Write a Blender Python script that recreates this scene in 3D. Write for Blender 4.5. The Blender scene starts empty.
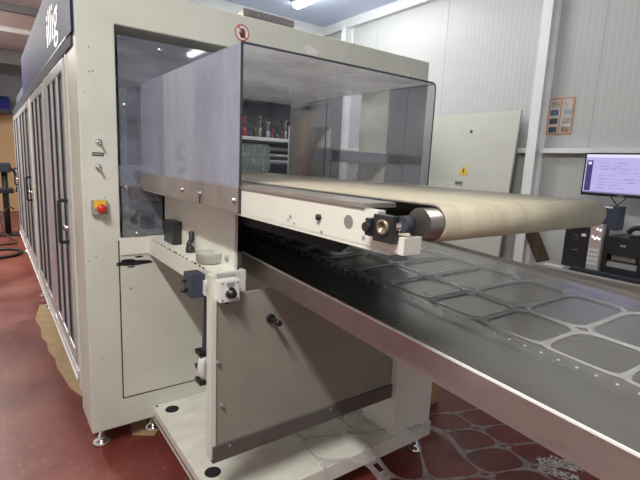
import bpy, bmesh, math, random
from mathutils import Vector, Matrix
random.seed(7)
S = bpy.context.scene
C = S.collection
PI = math.pi

# ------------------------------------------------------------------ materials
def new_mat(name):
    m = bpy.data.materials.new(name); m.use_nodes = True
    nt = m.node_tree; nt.nodes.clear()
    out = nt.nodes.new('ShaderNodeOutputMaterial')
    return m, nt, out

def coords(nt, scale=(1, 1, 1)):
    tc = nt.nodes.new('ShaderNodeTexCoord'); mp = nt.nodes.new('ShaderNodeMapping')
    mp.inputs['Scale'].default_value = scale
    nt.links.new(tc.outputs['Object'], mp.inputs['Vector'])
    return mp.outputs['Vector']

def noise(nt, vec, scale, detail=4, rough=.6):
    n = nt.nodes.new('ShaderNodeTexNoise')
    n.inputs['Scale'].default_value = scale; n.inputs['Detail'].default_value = detail
    n.inputs['Roughness'].default_value = rough
    nt.links.new(vec, n.inputs['Vector'])
    return n.outputs['Fac']

def ramp(nt, fac, stops):
    r = nt.nodes.new('ShaderNodeValToRGB')
    el = r.color_ramp.elements
    while len(el) < len(stops): el.new(.5)
    for e, (p, c) in zip(el, stops):
        e.position = p; e.color = (*c, 1)
    nt.links.new(fac, r.inputs['Fac'])
    return r.outputs['Color']

def mat(name, col, rough=.5, metal=0, var=.08, scale=6, stretch=(1, 1, 1), spots=None, spot_thr=.68, spot_scale=30,
        bump=0, rvar=0, spec=.5, coat=0):
    """painted / metal surface with cloudy wear of its own colour and optional chips"""
    m, nt, out = new_mat(name)
    b = nt.nodes.new('ShaderNodeBsdfPrincipled')
    v = coords(nt, stretch)
    n = noise(nt, v, scale)
    lo = tuple(max(0, c*(1-var)) for c in col); hi = tuple(min(1, c*(1+var)) for c in col)
    colr = ramp(nt, n, [(.3, lo), (.7, hi)])
    if spots:
        n2 = noise(nt, v, spot_scale, 3, .7)
        f = ramp(nt, n2, [(spot_thr, (0, 0, 0)), (spot_thr+.02, (1, 1, 1))])
        mx = nt.nodes.new('ShaderNodeMixRGB'); nt.links.new(f, mx.inputs['Fac'])
        nt.links.new(colr, mx.inputs['Color1']); mx.inputs['Color2'].default_value = (*spots, 1)
        colr = mx.outputs['Color']
    nt.links.new(colr, b.inputs['Base Color'])
    b.inputs['Roughness'].default_value = rough
    b.inputs['Metallic'].default_value = metal
    b.inputs['Specular IOR Level'].default_value = spec
    b.inputs['Coat Weight'].default_value = coat
    if rvar:
        rr = ramp(nt, noise(nt, v, scale*1.7), [(.3, (max(0, rough-rvar),)*3), (.7, (rough+rvar,)*3)])
        nt.links.new(rr, b.inputs['Roughness'])
    if bump:
        bp = nt.nodes.new('ShaderNodeBump'); bp.inputs['Strength'].default_value = bump
        bp.inputs['Distance'].default_value = .01
        nt.links.new(n, bp.inputs['Height']); nt.links.new(bp.outputs['Normal'], b.inputs['Normal'])
    nt.links.new(b.outputs['BSDF'], out.inputs['Surface'])
    return m

def emit(name, col, s):
    m, nt, out = new_mat(name)
    e = nt.nodes.new('ShaderNodeEmission'); e.inputs['Color'].default_value = (*col, 1); e.inputs['Strength'].default_value = s
    nt.links.new(e.outputs[0], out.inputs['Surface'])
    return m

def clear(name, tint, haze=.3, hazecol=(.5, .5, .55), rough=.06, ior=1.5, stretch=(1, 1, 8), scale=5, hvar=.12):
    """worn clear plastic sheet: see-through, scratched haze, glossy reflection"""
    m, nt, out = new_mat(name)
    t = nt.nodes.new('ShaderNodeBsdfTransparent'); t.inputs['Color'].default_value = (*tint, 1)
    d = nt.nodes.new('ShaderNodeBsdfDiffuse'); d.inputs['Color'].default_value = (*hazecol, 1)
    g = nt.nodes.new('ShaderNodeBsdfGlossy'); g.inputs['Roughness'].default_value = rough
    v = coords(nt, stretch); n = noise(nt, v, scale, 6, .65)
    h = ramp(nt, n, [(.3, (max(0, haze-hvar),)*3), (.7, (min(1, haze+hvar),)*3)])
    m1 = nt.nodes.new('ShaderNodeMixShader'); nt.links.new(h, m1.inputs[0])
    tl = nt.nodes.new('ShaderNodeBsdfTranslucent'); tl.inputs['Color'].default_value = (*hazecol, 1)
    m0 = nt.nodes.new('ShaderNodeMixShader'); m0.inputs[0].default_value = .5
    nt.links.new(d.outputs[0], m0.inputs[1]); nt.links.new(tl.outputs[0], m0.inputs[2])
    nt.links.new(t.outputs[0], m1.inputs[1]); nt.links.new(m0.outputs[0], m1.inputs[2])
    fr = nt.nodes.new('ShaderNodeFresnel')
    ge = nt.nodes.new('ShaderNodeNewGeometry')      # same reflectance from either side of the sheet
    mi_ = nt.nodes.new('ShaderNodeMapRange'); nt.links.new(ge.outputs['Backfacing'], mi_.inputs['Value'])
    mi_.inputs['To Min'].default_value = ior; mi_.inputs['To Max'].default_value = 1/ior
    nt.links.new(mi_.outputs[0], fr.inputs['IOR'])
    m2 = nt.nodes.new('ShaderNodeMixShader'); nt.links.new(fr.outputs[0], m2.inputs[0])
    nt.links.new(m1.outputs[0], m2.inputs[1]); nt.links.new(g.outputs[0], m2.inputs[2])
    nt.links.new(m2.outputs[0], out.inputs['Surface'])
    return m

M = {}
M['cream'] = mat('cream_machine_paint', (.66, .67, .59), .45, var=.06, scale=2.5, spots=(.36, .34, .28), spot_thr=.705, spot_scale=20)
M['cream_light'] = mat('light_cream_paint', (.76, .76, .68), .45, var=.05, scale=3, spots=(.18, .15, .12), spot_thr=.74, spot_scale=26)
M['plate'] = mat('worn_plate_paint', (.78, .77, .69), .38, var=.12, scale=5, spots=(.33, .30, .25), spot_thr=.72, spot_scale=11, stretch=(1, 2.4, 1))
M['sheet_grey'] = mat('grey_beige_paint', (.31, .295, .25), .42, var=.12, scale=3, spots=(.3, .28, .24), spot_thr=.72, spot_scale=18)
M['skirt'] = mat('dark_edge_strip', (.12, .11, .10), .4, var=.15)
M['steel'] = mat('brushed_stainless', (.27, .265, .245), .24, .6, var=.05, scale=2, stretch=(5, 1, 1), rvar=.04)
M['steel_lip'] = mat('stainless_flange', (.40, .36, .34), .42, .75, var=.08, scale=3, stretch=(1, 2, 4), rvar=.1)
M['bright'] = mat('white_edge_glint', (.95, .95, .95), .35, 0, var=.05)  # white colour carries the glint of the steel table rim
M['chrome'] = mat('chrome', (.75, .75, .75), .15, 1, var=.1)
M['alu'] = mat('anodised_aluminium', (.66, .67, .68), .35, .5, var=.1, scale=4, stretch=(1, 1, .3))
M['alu_dark'] = mat('dark_gasket', (.05, .055, .07), .7, spec=.2)
M['strip_metal'] = mat('dull_metal_strip', (.36, .33, .30), .4, .6, var=.2, scale=7)
M['black'] = mat('black_plastic', (.02, .02, .022), .4)
M['void'] = mat('unlit_black', (.012, .012, .016), .8)  # near-black colour stands in for unlit depth and undersides
M['dark_inner'] = mat('blue_grey_inner', (.13, .14, .17), .45, .2, var=.3, scale=3)
M['red'] = mat('red_plastic', (.62, .04, .02), .35)
M['yellow'] = mat('yellow_plastic', (.85, .55, .03), .4)
M['grey_plastic'] = mat('grey_plastic', (.33, .33, .33), .5)
M['slate'] = mat('slate_blue_plastic', (.045, .055, .085), .45)
M['white'] = mat('white_plastic', (.80, .80, .78), .4)
M['white_paint'] = mat('white_steel_paint', (.80, .81, .81), .4, var=.04)
M['belt'] = mat('cream_belt', (.47, .43, .32), .55, var=.14, scale=5, stretch=(6, .8, 1), spots=(.42, .38, .25), spot_thr=.66, spot_scale=6)
M['belt_edge'] = mat('grey_belt_edge', (.24, .23, .22), .5)
M['navy'] = mat('navy_gloss', (.012, .018, .07), .6, var=.1, spec=.2)
M['sign_face'] = mat('glossy_purple_blue_panel', (.05, .047, .12), .6, var=.1, coat=0, spec=.1)
M['sign_white'] = mat('sign_lettering', (.85, .83, .88), .4)
M['wood'] = mat('brown_wood', (.075, .05, .03), .6, var=.4, scale=12, stretch=(1, 1, .2))
M['seam'] = mat('panel_seam', (.40, .41, .41), .5)
M['card'] = mat('cardboard', (.42, .29, .15), .8, var=.15)
M['grey_frame'] = mat('grey_frame_paint', (.30, .31, .33), .4, var=.1)
M['desk'] = mat('desk_top', (.36, .35, .33), .35, .3, var=.15)
M['rubber'] = mat('rubber', (.02, .018, .018), .6)
M['clear_side'] = clear('smoky_polycarbonate', (.80, .80, .88), .46, (.76, .80, .94), .08, 1.6, (1, 2.5, .6), 4, .07)
M['clear_top'] = clear('hazy_polycarbonate_top', (.85, .85, .87), .48, (.92, .92, .94), .10, 1.6, (1, 1, 1), 4, .2)
M['clear_right'] = clear('scratched_polycarbonate', (.93, .93, .95), .14, (.8, .8, .83), .14, 1.15, (1, 1, 1), 7, .06)
M['window'] = clear('machine_window', (.82, .84, .90), .20, (.6, .62, .72), .04, 1.9, (1, 1, 3), 6, .14)
M['door_pane'] = clear('door_window', (.6, .55, .57), .35, (.66, .60, .61), .05, 1.45, (1, 2, 1), 3, .1)
M['tray'] = clear('clear_tray_plastic', (.90, .94, .94), .40, (.85, .93, .93), .06, 1.5, (1, 1, 1), 10, .1)
M['web'] = clear('clear_web_plastic', (.92, .92, .92), .72, (.95, .95, .93), .22, 1.5, (1, 1, 1), 14, .12)
M['cup'] = clear('frosted_cup_plastic', (.9, .9, .88), .55, (.8, .8, .77), .2, 1.4, (1, 1, 1), 5, .05)
M['screen'] = emit('lit_screen', (.60, .55, .95), .60)
M['screen_bar'] = emit('lit_screen_bar', (.80, .78, 1), .72)
M['screen_side'] = emit('lit_screen_sidebar', (.10, .09, .25), .5)
M['screen_text'] = emit('lit_screen_text', (.30, .28, .50), .6)
M['lamp'] = emit('lamp_diffuser', (1, .99, .94), 165)
M['lamp_room'] = emit('room_lamp_diffuser', (.99, 1, .97), 29)
M['web_clear'] = clear('clear_web_margin', (.95, .95, .95), .10, (.8, .8, .78), .2, 1.45, (1, 1, 1), 14, .08)
M['web_floor'] = clear('dusty_clear_web', (.92, .92, .92), .42, (.85, .84, .82), .25, 1.5, (1, 1, 1), 14, .2)
M['lamp_dim'] = emit('dim_lamp_diffuser', (.96, .98, 1), 14)

# floor: red painted concrete, cloudy, worn and a little glossy
def floor_mat():
    m, nt, out = new_mat('red_floor_paint')
    b = nt.nodes.new('ShaderNodeBsdfPrincipled')
    v = coords(nt)
    n1 = noise(nt, v, 1.3, 6, .6)
    c1 = ramp(nt, n1, [(.33, (.12, .030, .024)), (.5, (.20, .042, .033)), (.66, (.28, .095, .07))])
    n2 = noise(nt, v, 18, 6, .75)
    f = ramp(nt, n2, [(.56, (0, 0, 0)), (.72, (.6, .6, .6))])
    mx = nt.nodes.new('ShaderNodeMixRGB'); nt.links.new(f, mx.inputs['Fac'])
    nt.links.new(c1, mx.inputs['Color1']); mx.inputs['Color2'].default_value = (.33, .20, .17, 1)
    nt.links.new(mx.outputs['Color'], b.inputs['Base Color'])
    rr = ramp(nt, n1, [(.3, (.28,)*3), (.7, (.5,)*3)])
    nt.links.new(rr, b.inputs['Roughness'])
    bp = nt.nodes.new('ShaderNodeBump'); bp.inputs['Strength'].default_value = .12; bp.inputs['Distance'].default_value = .01
    nt.links.new(n2, bp.inputs['Height']); nt.links.new(bp.outputs['Normal'], b.inputs['Normal'])
    nt.links.new(b.outputs['BSDF'], out.inputs['Surface'])
    return m
M['floor'] = floor_mat()

# ribbed sandwich panel
def ribbed(name, col, axis, scale, strength=.1, rough=.4, dark=.96):
    m, nt, out = new_mat(name)
    b = nt.nodes.new('ShaderNodeBsdfPrincipled')
    v = coords(nt)
    w = nt.nodes.new('ShaderNodeTexWave'); w.bands_direction = axis; w.wave_profile = 'SIN'
    w.inputs['Scale'].default_value = scale; w.inputs['Distortion'].default_value = 0
    nt.links.new(v, w.inputs['Vector'])
    c = ramp(nt, w.outputs['Fac'], [(.0, tuple(x*dark for x in col)), (.25, col), (1, col)])
    nt.links.new(c, b.inputs['Base Color']); b.inputs['Roughness'].default_value = rough
    bp = nt.nodes.new('ShaderNodeBump'); bp.inputs['Strength'].default_value = strength; bp.inputs['Distance'].default_value = .01
    nt.links.new(w.outputs['Fac'], bp.inputs['Height']); nt.links.new(bp.outputs['Normal'], b.inputs['Normal'])
    nt.links.new(b.outputs['BSDF'], out.inputs['Surface'])
    return m
M['wall_rib_y'] = ribbed('ribbed_wall_panel', (.53, .54, .535), 'Y', 6.5)
M['wall_rib_x'] = ribbed('ribbed_wall_panel_back', (.56, .58, .59), 'X', 6.5)
M['ceil_right'] = mat('pale_blue_ceiling', (.66, .75, .97), .5, var=.04, scale=1)
M['ceil_left'] = ribbed('pinkish_roof_sheet', (.62, .53, .50), 'Y', 1.6, .4, .5, .8)
M['tan_wall'] = mat('tan_wall_paint', (.62, .40, .20), .6, var=.06, scale=1)
M['roof_beam'] = mat('grey_roof_beam', (.20, .20, .20), .5)
M['roof_light'] = mat('pale_roof_sheet', (.60, .58, .56), .5)

# ------------------------------------------------------------------ mesh helpers
def box(bm, x0, x1, y0, y1, z0, z1, bev=0, mi=0):
    vs = [bm.verts.new(p) for p in ((x0,y0,z0),(x1,y0,z0),(x1,y1,z0),(x0,y1,z0),(x0,y0,z1),(x1,y0,z1),(x1,y1,z1),(x0,y1,z1))]
    fs = [bm.faces.new([vs[i] for i in q]) for q in ((3,2,1,0),(4,5,6,7),(0,1,5,4),(1,2,6,5),(2,3,7,6),(3,0,4,7))]
    for f in fs: f.material_index = mi
    if bev:
        es = list({e for f in fs for e in f.edges})
        r = bmesh.ops.bevel(bm, geom=es, offset=bev, segments=2, affect='EDGES', profile=.7)
        for f in r['faces']: f.material_index = mi
    return vs

def frame_of(d):
    d = Vector(d).normalized()
    a = Vector((0, 0, 1)) if abs(d.z) < .9 else Vector((1, 0, 0))
    u = d.cross(a).normalized(); w = d.cross(u).normalized()
    return u, w

def cyl(bm, p0, p1, r0, r1=None, seg=20, cap=True, mi=0):
    r1 = r0 if r1 is None else r1
    p0, p1 = Vector(p0), Vector(p1); u, w = frame_of(p1-p0)
    A, B = [], []
    for i in range(seg):
        a = 2*PI*i/seg; o = u*math.cos(a)+w*math.sin(a)
        A.append(bm.verts.new(p0+o*r0)); B.append(bm.verts.new(p1+o*r1))
    for i in range(seg):
        f = bm.faces.new((A[i], A[(i+1)%seg], B[(i+1)%seg], B[i])); f.smooth = True; f.material_index = mi
    if cap:
        f = bm.faces.new(A[::-1]); f.material_index = mi; f = bm.faces.new(B); f.material_index = mi

def lathe(bm, c, prof, seg=24, axis=(0, 0, 1), cap=False):
    c = Vector(c); ax = Vector(axis).normalized(); u, w = frame_of(ax)
    rings = []
    for r, h in prof:
        rings.append([bm.verts.new(c+ax*h+(u*math.cos(2*PI*i/seg)+w*math.sin(2*PI*i/seg))*max(r, 1e-4)) for i in range(seg)])
    for a, b in zip(rings, rings[1:]):
        for i in range(seg):
            f = bm.faces.new((a[i], a[(i+1)%seg], b[(i+1)%seg], b[i])); f.smooth = True
    if cap: bm.faces.new(rings[0][::-1]); bm.faces.new(rings[-1])

def tube(bm, pts, r, seg=8, smooth_n=6):
    P = [Vector(p) for p in pts]
    if smooth_n > 1 and len(P) > 2:
        Q = []
        for i in range(len(P)-1):
            a = P[max(i-1, 0)]; b = P[i]; c = P[i+1]; d = P[min(i+2, len(P)-1)]
            for k in range(smooth_n):
                t = k/smooth_n
                Q.append(.5*((2*b)+(c-a)*t+(2*a-5*b+4*c-d)*t*t+(3*b-a-3*c+d)*t**3))
        Q.append(P[-1]); P = Q
    u = None; rings = []
    for i, p in enumerate(P):
        t = (P[min(i+1, len(P)-1)]-P[max(i-1, 0)]).normalized()
        if u is None: u, _ = frame_of(t)
        u = (u-t*u.dot(t)).normalized(); w = t.cross(u)
        rings.append([bm.verts.new(p+(u*math.cos(2*PI*k/seg)+w*math.sin(2*PI*k/seg))*r) for k in range(seg)])
    for a, b in zip(rings, rings[1:]):
        for k in range(seg):
            f = bm.faces.new((a[k], a[(k+1)%seg], b[(k+1)%seg], b[k])); f.smooth = True
    bm.faces.new(rings[0][::-1]); bm.faces.new(rings[-1])

def prism(bm, pts, off):
    off = Vector(off)
    A = [bm.verts.new(p) for p in pts]; B = [bm.verts.new(Vector(p)+off) for p in pts]
    n = len(A)
    bm.faces.new(A[::-1]); bm.faces.new(B)
    for i in range(n): bm.faces.new((A[i], A[(i+1)%n], B[(i+1)%n], B[i]))

def plate_holes(bm, u0, u1, v0, v1, t0, t1, holes, plane='xz', bev=0):
    """flat plate with rectangular holes, split on a grid. plane xz: u=x v=z t=y ; xy: u=x v=y t=z ; yz: u=y v=z t=x"""
    us = sorted({u0, u1, *[h[0] for h in holes], *[h[1] for h in holes]})
    vs = sorted({v0, v1, *[h[2] for h in holes], *[h[3] for h in holes]})
    def P(u, v, t):
        return {'xz': (u, t, v), 'xy': (u, v, t), 'yz': (t, u, v)}[plane]
    def solid(i, j):
        if i < 0 or j < 0 or i >= len(us)-1 or j >= len(vs)-1: return False
        cu = (us[i]+us[i+1])/2; cv = (vs[j]+vs[j+1])/2
        return not any(h[0] < cu < h[1] and h[2] < cv < h[3] for h in holes)
    cache = {}
    def V(i, j, k):
        if (i, j, k) not in cache: cache[(i, j, k)] = bm.verts.new(P(us[i], vs[j], t1 if k else t0))
        return cache[(i, j, k)]
    for i in range(len(us)-1):
        for j in range(len(vs)-1):
            if not solid(i, j): continue
            bm.faces.new((V(i,j,0), V(i+1,j,0), V(i+1,j+1,0), V(i,j+1,0)))
            bm.faces.new((V(i,j+1,1), V(i+1,j+1,1), V(i+1,j,1), V(i,j,1)))
            if not solid(i-1, j): bm.faces.new((V(i,j+1,0), V(i,j+1,1), V(i,j,1), V(i,j,0)))
            if not solid(i+1, j): bm.faces.new((V(i+1,j,0), V(i+1,j,1), V(i+1,j+1,1), V(i+1,j+1,0)))
            if not solid(i, j-1): bm.faces.new((V(i,j,0), V(i,j,1), V(i+1,j,1), V(i+1,j,0)))
            if not solid(i, j+1): bm.faces.new((V(i+1,j+1,0), V(i+1,j+1,1), V(i,j+1,1), V(i,j+1,0)))
    bmesh.ops.recalc_face_normals(bm, faces=bm.faces)

def B(): return bmesh.new()

def base_of(par):
    v = Vector((0, 0, 0))
    while par is not None:
        v += par.location; par = par.parent
    return v

def obj(name, bm, m, par=None, label=None, smooth=False):
    """link bm (built in world coordinates) as one mesh object under par"""
    off = base_of(par)
    bm.transform(Matrix.Translation(-off))
    bmesh.ops.recalc_face_normals(bm, faces=bm.faces)
    me = bpy.data.meshes.new(name); bm.to_mesh(me); bm.free()
    for mm in (m if isinstance(m, (list, tuple)) else [m]): me.materials.append(mm)
    o = bpy.data.objects.new(name, me); C.objects.link(o)
    if par is not None: o.parent = par
    if label: o['label'] = label
    if smooth:
        for p in me.polygons: p.use_smooth = True
    return o

def obj_each(name, bm, m, par, label=None):
    """one object per loose piece of bm"""
    bm.verts.ensure_lookup_table(); seen = set(); made = []
    for v0 in bm.verts:
        if v0 in seen: continue
        isl, st_ = [], [v0]; seen.add(v0)
        while st_:
            v = st_.pop(); isl.append(v)
            for e in v.link_edges:
                o2 = e.other_vert(v)
                if o2 not in seen: seen.add(o2); st_.append(o2)
        nb = bmesh.new(); mp = {v: nb.verts.new(v.co) for v in isl}
        for f in {f for v in isl for f in v.link_faces}:
            nf = nb.faces.new([mp[v] for v in f.verts]); nf.smooth = f.smooth
        made.append(obj(name, nb, m, par, label))
    bm.free()
    return made

def recentre(o):
    """move a top-level mesh's origin to the middle of its underside"""
    me = o.data
    xs = [v.co.x for v in me.vertices]; ys = [v.co.y for v in me.vertices]; zs = [v.co.z for v in me.vertices]
    c = Vector(((min(xs)+max(xs))/2, (min(ys)+max(ys))/2, min(zs)))
    me.transform(Matrix.Translation(-c)); o.location = o.location+c
    return o

def thing(name, label, cat, loc=(0, 0, 0), group=None):
    o = bpy.data.objects.new(name, None); C.objects.link(o)
    o.location = loc; o.empty_display_size = .1
    o['label'] = label; o['category'] = cat
    if group: o['group'] = group
    return o

def tag(o, label, cat, group=None, centre=True):
    if centre: recentre(o)
    o['label'] = label; o['category'] = cat
    if group: o['group'] = group
    return o

def struct(name, bm, m, par=None, label=None):
    o = obj(name, bm, m, par)
    if par is None: o['kind'] = 'structure'
    if label: o['label'] = label
    return o

def bxo(name, dims, m, par, bev=0, label=None):
    bm = B(); box(bm, *dims, bev=bev); return obj(name, bm, m, par, label)

def text_obj(name, s, size, m, par, matrix, extrude=.001, shear=0, bold=0, label=None):
    cu = bpy.data.curves.new(name, 'FONT'); cu.body = s; cu.size = size; cu.extrude = extrude; cu.shear = shear; cu.offset = bold
    cu.align_x = 'LEFT'
    t = bpy.data.objects.new('tmp_text', cu); C.objects.link(t)
    bpy.context.view_layer.update()
    dg = bpy.context.evaluated_depsgraph_get()
    me = bpy.data.meshes.new_from_object(t.evaluated_get(dg))
    bpy.data.objects.remove(t)
    bm = B(); bm.from_mesh(me); bm.transform(matrix)
    bpy.data.meshes.remove(me)
    return obj(name, bm, m, par, label)

# ------------------------------------------------------------------ the room
XW, YB, ZC = 3.9, 5.4, 3.40
bm = B(); box(bm, -4, 4.1, -3.5, 14.2, -.1, 0); struct('floor', bm, M['floor'])
bm = B(); box(bm, XW, XW+.1, -3.5, YB+.1, 0, ZC+.1); struct('wall_right', bm, M['wall_rib_y'])
bm = B(); box(bm, 1.9, XW, YB, YB+.1, 0, ZC+.1); struct('wall_back', bm, M['wall_rib_x'])
bm = B(); box(bm, -4, 1.9, 14, 14.1, 0, 2.42); struct('wall_far', bm, M['tan_wall'])
bm = B(); box(bm, -4, 1.9, 13.95, 14.1, 2.42, 3.7); struct('wall_far_upper', bm, M['roof_beam'])
bm = B(); box(bm, -4.1, -4, -3.5, 14.1, 0, 3.8); struct('wall_left', bm, M['white_paint'])
bm = B(); box(bm, 1.0, XW+.1, -3.5, YB+.1, ZC, ZC+.1); struct('ceiling', bm, M['ceil_right'])
bm = B(); box(bm, -4, 1.0, -3.5, 14.1, 3.7, 3.8); struct('ceiling_left', bm, M['ceil_left'])
# roof beams and light strips crossing the aisle ceiling
k = 1
for (y, w, z, m) in ((3.6, .16, 3.5, 'roof_light'), (6.3, .35, 3.55, 'roof_beam'), (8.6, .12, 3.6, 'roof_beam'),
                     (10.2, 1.2, 3.62, 'roof_light'), (12.4, .3, 3.4, 'roof_beam')):
    bm = B(); box(bm, -4, .95, y, y+w, z, 3.7); struct('trim_%d' % k, bm, M[m]); k += 1
bm = B(); box(bm, XW-.06, XW, -3.5, YB, 3.29, ZC); struct('trim_%d' % k, bm, M['white_paint']); k += 1
bm = B(); box(bm, 1.9, XW-.06, YB-.06, YB, 3.29, ZC); struct('trim_%d' % k, bm, M['white_paint']); k += 1
# horizontal girt on the wall and two steel columns (I section)
bm = B(); box(bm, XW-.09, XW, -3.5, 2.07, 1.725, 1.765, .004); struct('trim_%d' % k, bm, M['white_paint']); k += 1
bm = B(); box(bm, XW-.09, XW, 2.17, YB, 1.725, 1.765, .004); struct('trim_%d' % k, bm, M['white_paint']); k += 1
def column(y):
    global k
    bm = B()
    box(bm, XW-.14, XW-.13, y, y+.085, 0, 3.29)
    box(bm, XW-.011, XW-.001, y, y+.085, 0, 3.29)
    box(bm, XW-.13, XW-.011, y+.038, y+.046, 0, 3.29)
    struct('trim_%d' % k, bm, M['white_paint']); k += 1
column(2.08); column(4.75)
# panel seams on the right wall
for y in (3.25, 4.3, 1.72, .6):
    bm = B(); box(bm, XW-.002, XW, y, y+.005, 0, 3.29); struct('trim_%d' % k, bm, M['seam']); k += 1

# ceiling lamps
def lamp(x, y, z, label, tube_m='lamp', alongy=True, L=1.25):
    t = thing('ceiling_lamp', label, 'lamp', (x, y, z-.09), 'fluorescent ceiling lamps')
    hx, hy = (.075, L/2) if alongy else (L/2, .075)
    bxo('housing', (x-hx, x+hx, y-hy, y+hy, z-.035, z), M['white_paint'], t)
    bm = B(); c = 12; r = .06
    A, Bv = [], []
    for i in range(c+1):
        a = PI*i/c; dx = -r*math.cos(a); dz = -.045*math.sin(a)
        if alongy:
            A.append(bm.verts.new((x+dx, y-hy+.02, z-.036+dz))); Bv.append(bm.verts.new((x+dx, y+hy-.02, z-.036+dz)))
        else:
            A.append(bm.verts.new((x-hx+.02, y+dx, z-.036+dz))); Bv.append(bm.verts.new((x+hx-.02, y+dx, z-.036+dz)))
    for i in range(c): bm.faces.new((A[i], A[i+1], Bv[i+1], Bv[i]))
    bm.faces.new(A); bm.faces.new(Bv[::-1])
    obj('diffuser', bm, M[tube_m], t)
lamp(3.02, 4.15, ZC, 'white tube lamp on the pale ceiling above the far end of the room', 'lamp_room')
lamp(2.3, 3.05, ZC, 'white tube lamp on the pale ceiling over the rear of the machine header', 'lamp_room')
lamp(3.02, -2.8, ZC, 'white tube lamp on the pale ceiling, mirrored in the machine window', 'lamp_dim')
lamp(-.75, .2, 3.55, 'white tube lamp hung in the aisle nearest the machine front')
lamp(-.9, 6.8, 3.55, 'white tube lamp hung halfway along the aisle')
lamp(-.9, 9.5, 3.55, 'white tube lamp hung far down the aisle')

# ------------------------------------------------------------------ forming machine
YF = 2.39
mc = thing('thermoforming_machine', 'long cream thermoforming machine with framed doors along its left side', 'machine', (.9, 4, 0))
# front frame: left post, header beam, lower sill, right post with openings
bm = B()
plate_holes(bm, .35, 2.70, .11, 2.33, YF, YF+.30, [
    (.515, 1.80, 1.137, 2.15),       # main opening with window
    (1.88, 2.31, 1.65, 2.15), (1.88, 2.31, 1.20, 1.57),
    (1.95, 2.31, .11, 1.0)])
fr = obj('front_frame', bm, M['cream'], mc)
bv = fr.modifiers.new('b', 'BEVEL'); bv.width = .006; bv.segments = 2; bv.limit_method = 'ANGLE'
bxo('post_seam', (2.478, 2.486, YF-.004, YF, 1.2, 2.22), M['bright'], mc)
# big lower panel under the window, with a dark joint
bxo('panel_joint', (.502, 1.60, YF-.0015, YF+.01, .268, 1.125), M['black'], mc)
bxo('access_panel', (.508, 1.60, YF-.005, YF+.01, .275, 1.130), M['cream'], mc, .002)
# scuffs where the arm is bolted on
bm = B()
for (x, z, w, h) in ((.545, 1.02, .035, .008), (.60, 1.035, .02, .005), (.575, 1.005, .09, .014), (.56, .985, .02, .004)):
    n = 12; prism(bm, [(x+w*math.cos(2*PI*i/n)*(1+.2*math.sin(3*i)), YF-.0062, z+h*math.sin(2*PI*i/n)) for i in range(n)], (0, .001, 0))
obj_each('scuff_mark', bm, M['black'], mc, 'black scuffed grease marks under the ledge')
# top plenum body behind the header, side skin of post
bxo('top_cover', (.36, 2.69, YF+.30, 2.95, 2.15, 2.33), M['cream'], mc)
bxo('cable_tray', (1.19, 1.52, YF+.03, YF+.13, 2.331, 2.375), M['strip_metal'], mc, .004)
bm = B(); box(bm, 1.19, 1.52, YF+.032, YF+.036, 2.375, 2.38)
for i in range(9): cyl(bm, (1.21+.036*i, YF+.02, 2.353), (1.21+.036*i, YF+.032, 2.353), .008, seg=8)
obj('tray_bolts', bm, M['chrome'], mc)
# rear cabinet
bxo('cabinet_body', (.40, 1.30, 2.98, 8.4, .30, 2.33), M['dark_inner'], mc)
bxo('rear_skin', (1.30, 1.34, 2.98, 8.4, .30, 2.33), M['cream'], mc)
# inner lining of the front section; the floor's black stands for shade
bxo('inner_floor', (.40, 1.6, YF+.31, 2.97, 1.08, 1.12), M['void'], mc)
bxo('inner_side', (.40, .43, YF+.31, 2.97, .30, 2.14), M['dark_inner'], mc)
# black strips added to keep the scrap outlet below the conveyor dark
bm = B()
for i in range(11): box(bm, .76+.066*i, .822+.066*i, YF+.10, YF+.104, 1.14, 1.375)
obj('outlet_shade', bm, M['void'], mc)

# machine window (two pieces around the conveyor guard) with screws
pane = B()
plate_holes(pane, .53, 1.03, 1.15, 2.11, YF+.02, YF+.026, [(.634, 1.03, 1.38, 1.91), (.733, 1.03, 1.15, 1.38)])
wp = obj('window_pane', pane, M['window'], mc)
for (x, z) in ((.729, 2.075), (.555, 1.79), (.555, 1.39), (.60, 1.155), (.985, 2.06)):
    bm = B(); lathe(bm, (x, YF+.02, z), [(.0, -.008), (.009, -.008), (.012, -.004), (.012, 0)], 12, (0, 1, 0))
    obj('screw', bm, M['chrome'], wp)
# inside mechanics seen through the window
bxo('inner_bracket', (.53, .72, YF+.05, YF+.09, 1.395, 1.50), M['alu'], mc, .004, 'dull metal bracket behind the window')
bm = B(); box(bm, .60, .625, YF+.035, YF+.05, 1.43, 1.475); obj('bracket_lug', bm, M['grey_plastic'], mc)
for i, x in enumerate((.56, .60, .66, .78)):
    bm = B(); cyl(bm, (x, YF+.22+.03*i, 1.12), (x, YF+.22+.03*i, 1.40+.5*(i % 2)), .012+.006*(i % 3), seg=12)
    obj('guide_rod', bm, M['alu'] if i % 2 else M['strip_metal'], mc)
bxo('drive_box', (.60, .82, YF+.25, YF+.4, 1.13, 1.30), M['black'], mc, .01)
bm = B(); cyl(bm, (.53, YF+.3, 1.95), (1.45, YF+.3, 1.95), .03, seg=16); obj('cross_shaft', bm, M['grey_frame'], mc)
bxo('inner_beam', (.45, 1.55, YF+.40, YF+.46, 1.90, 2.0), M['dark_inner'], mc)

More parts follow.
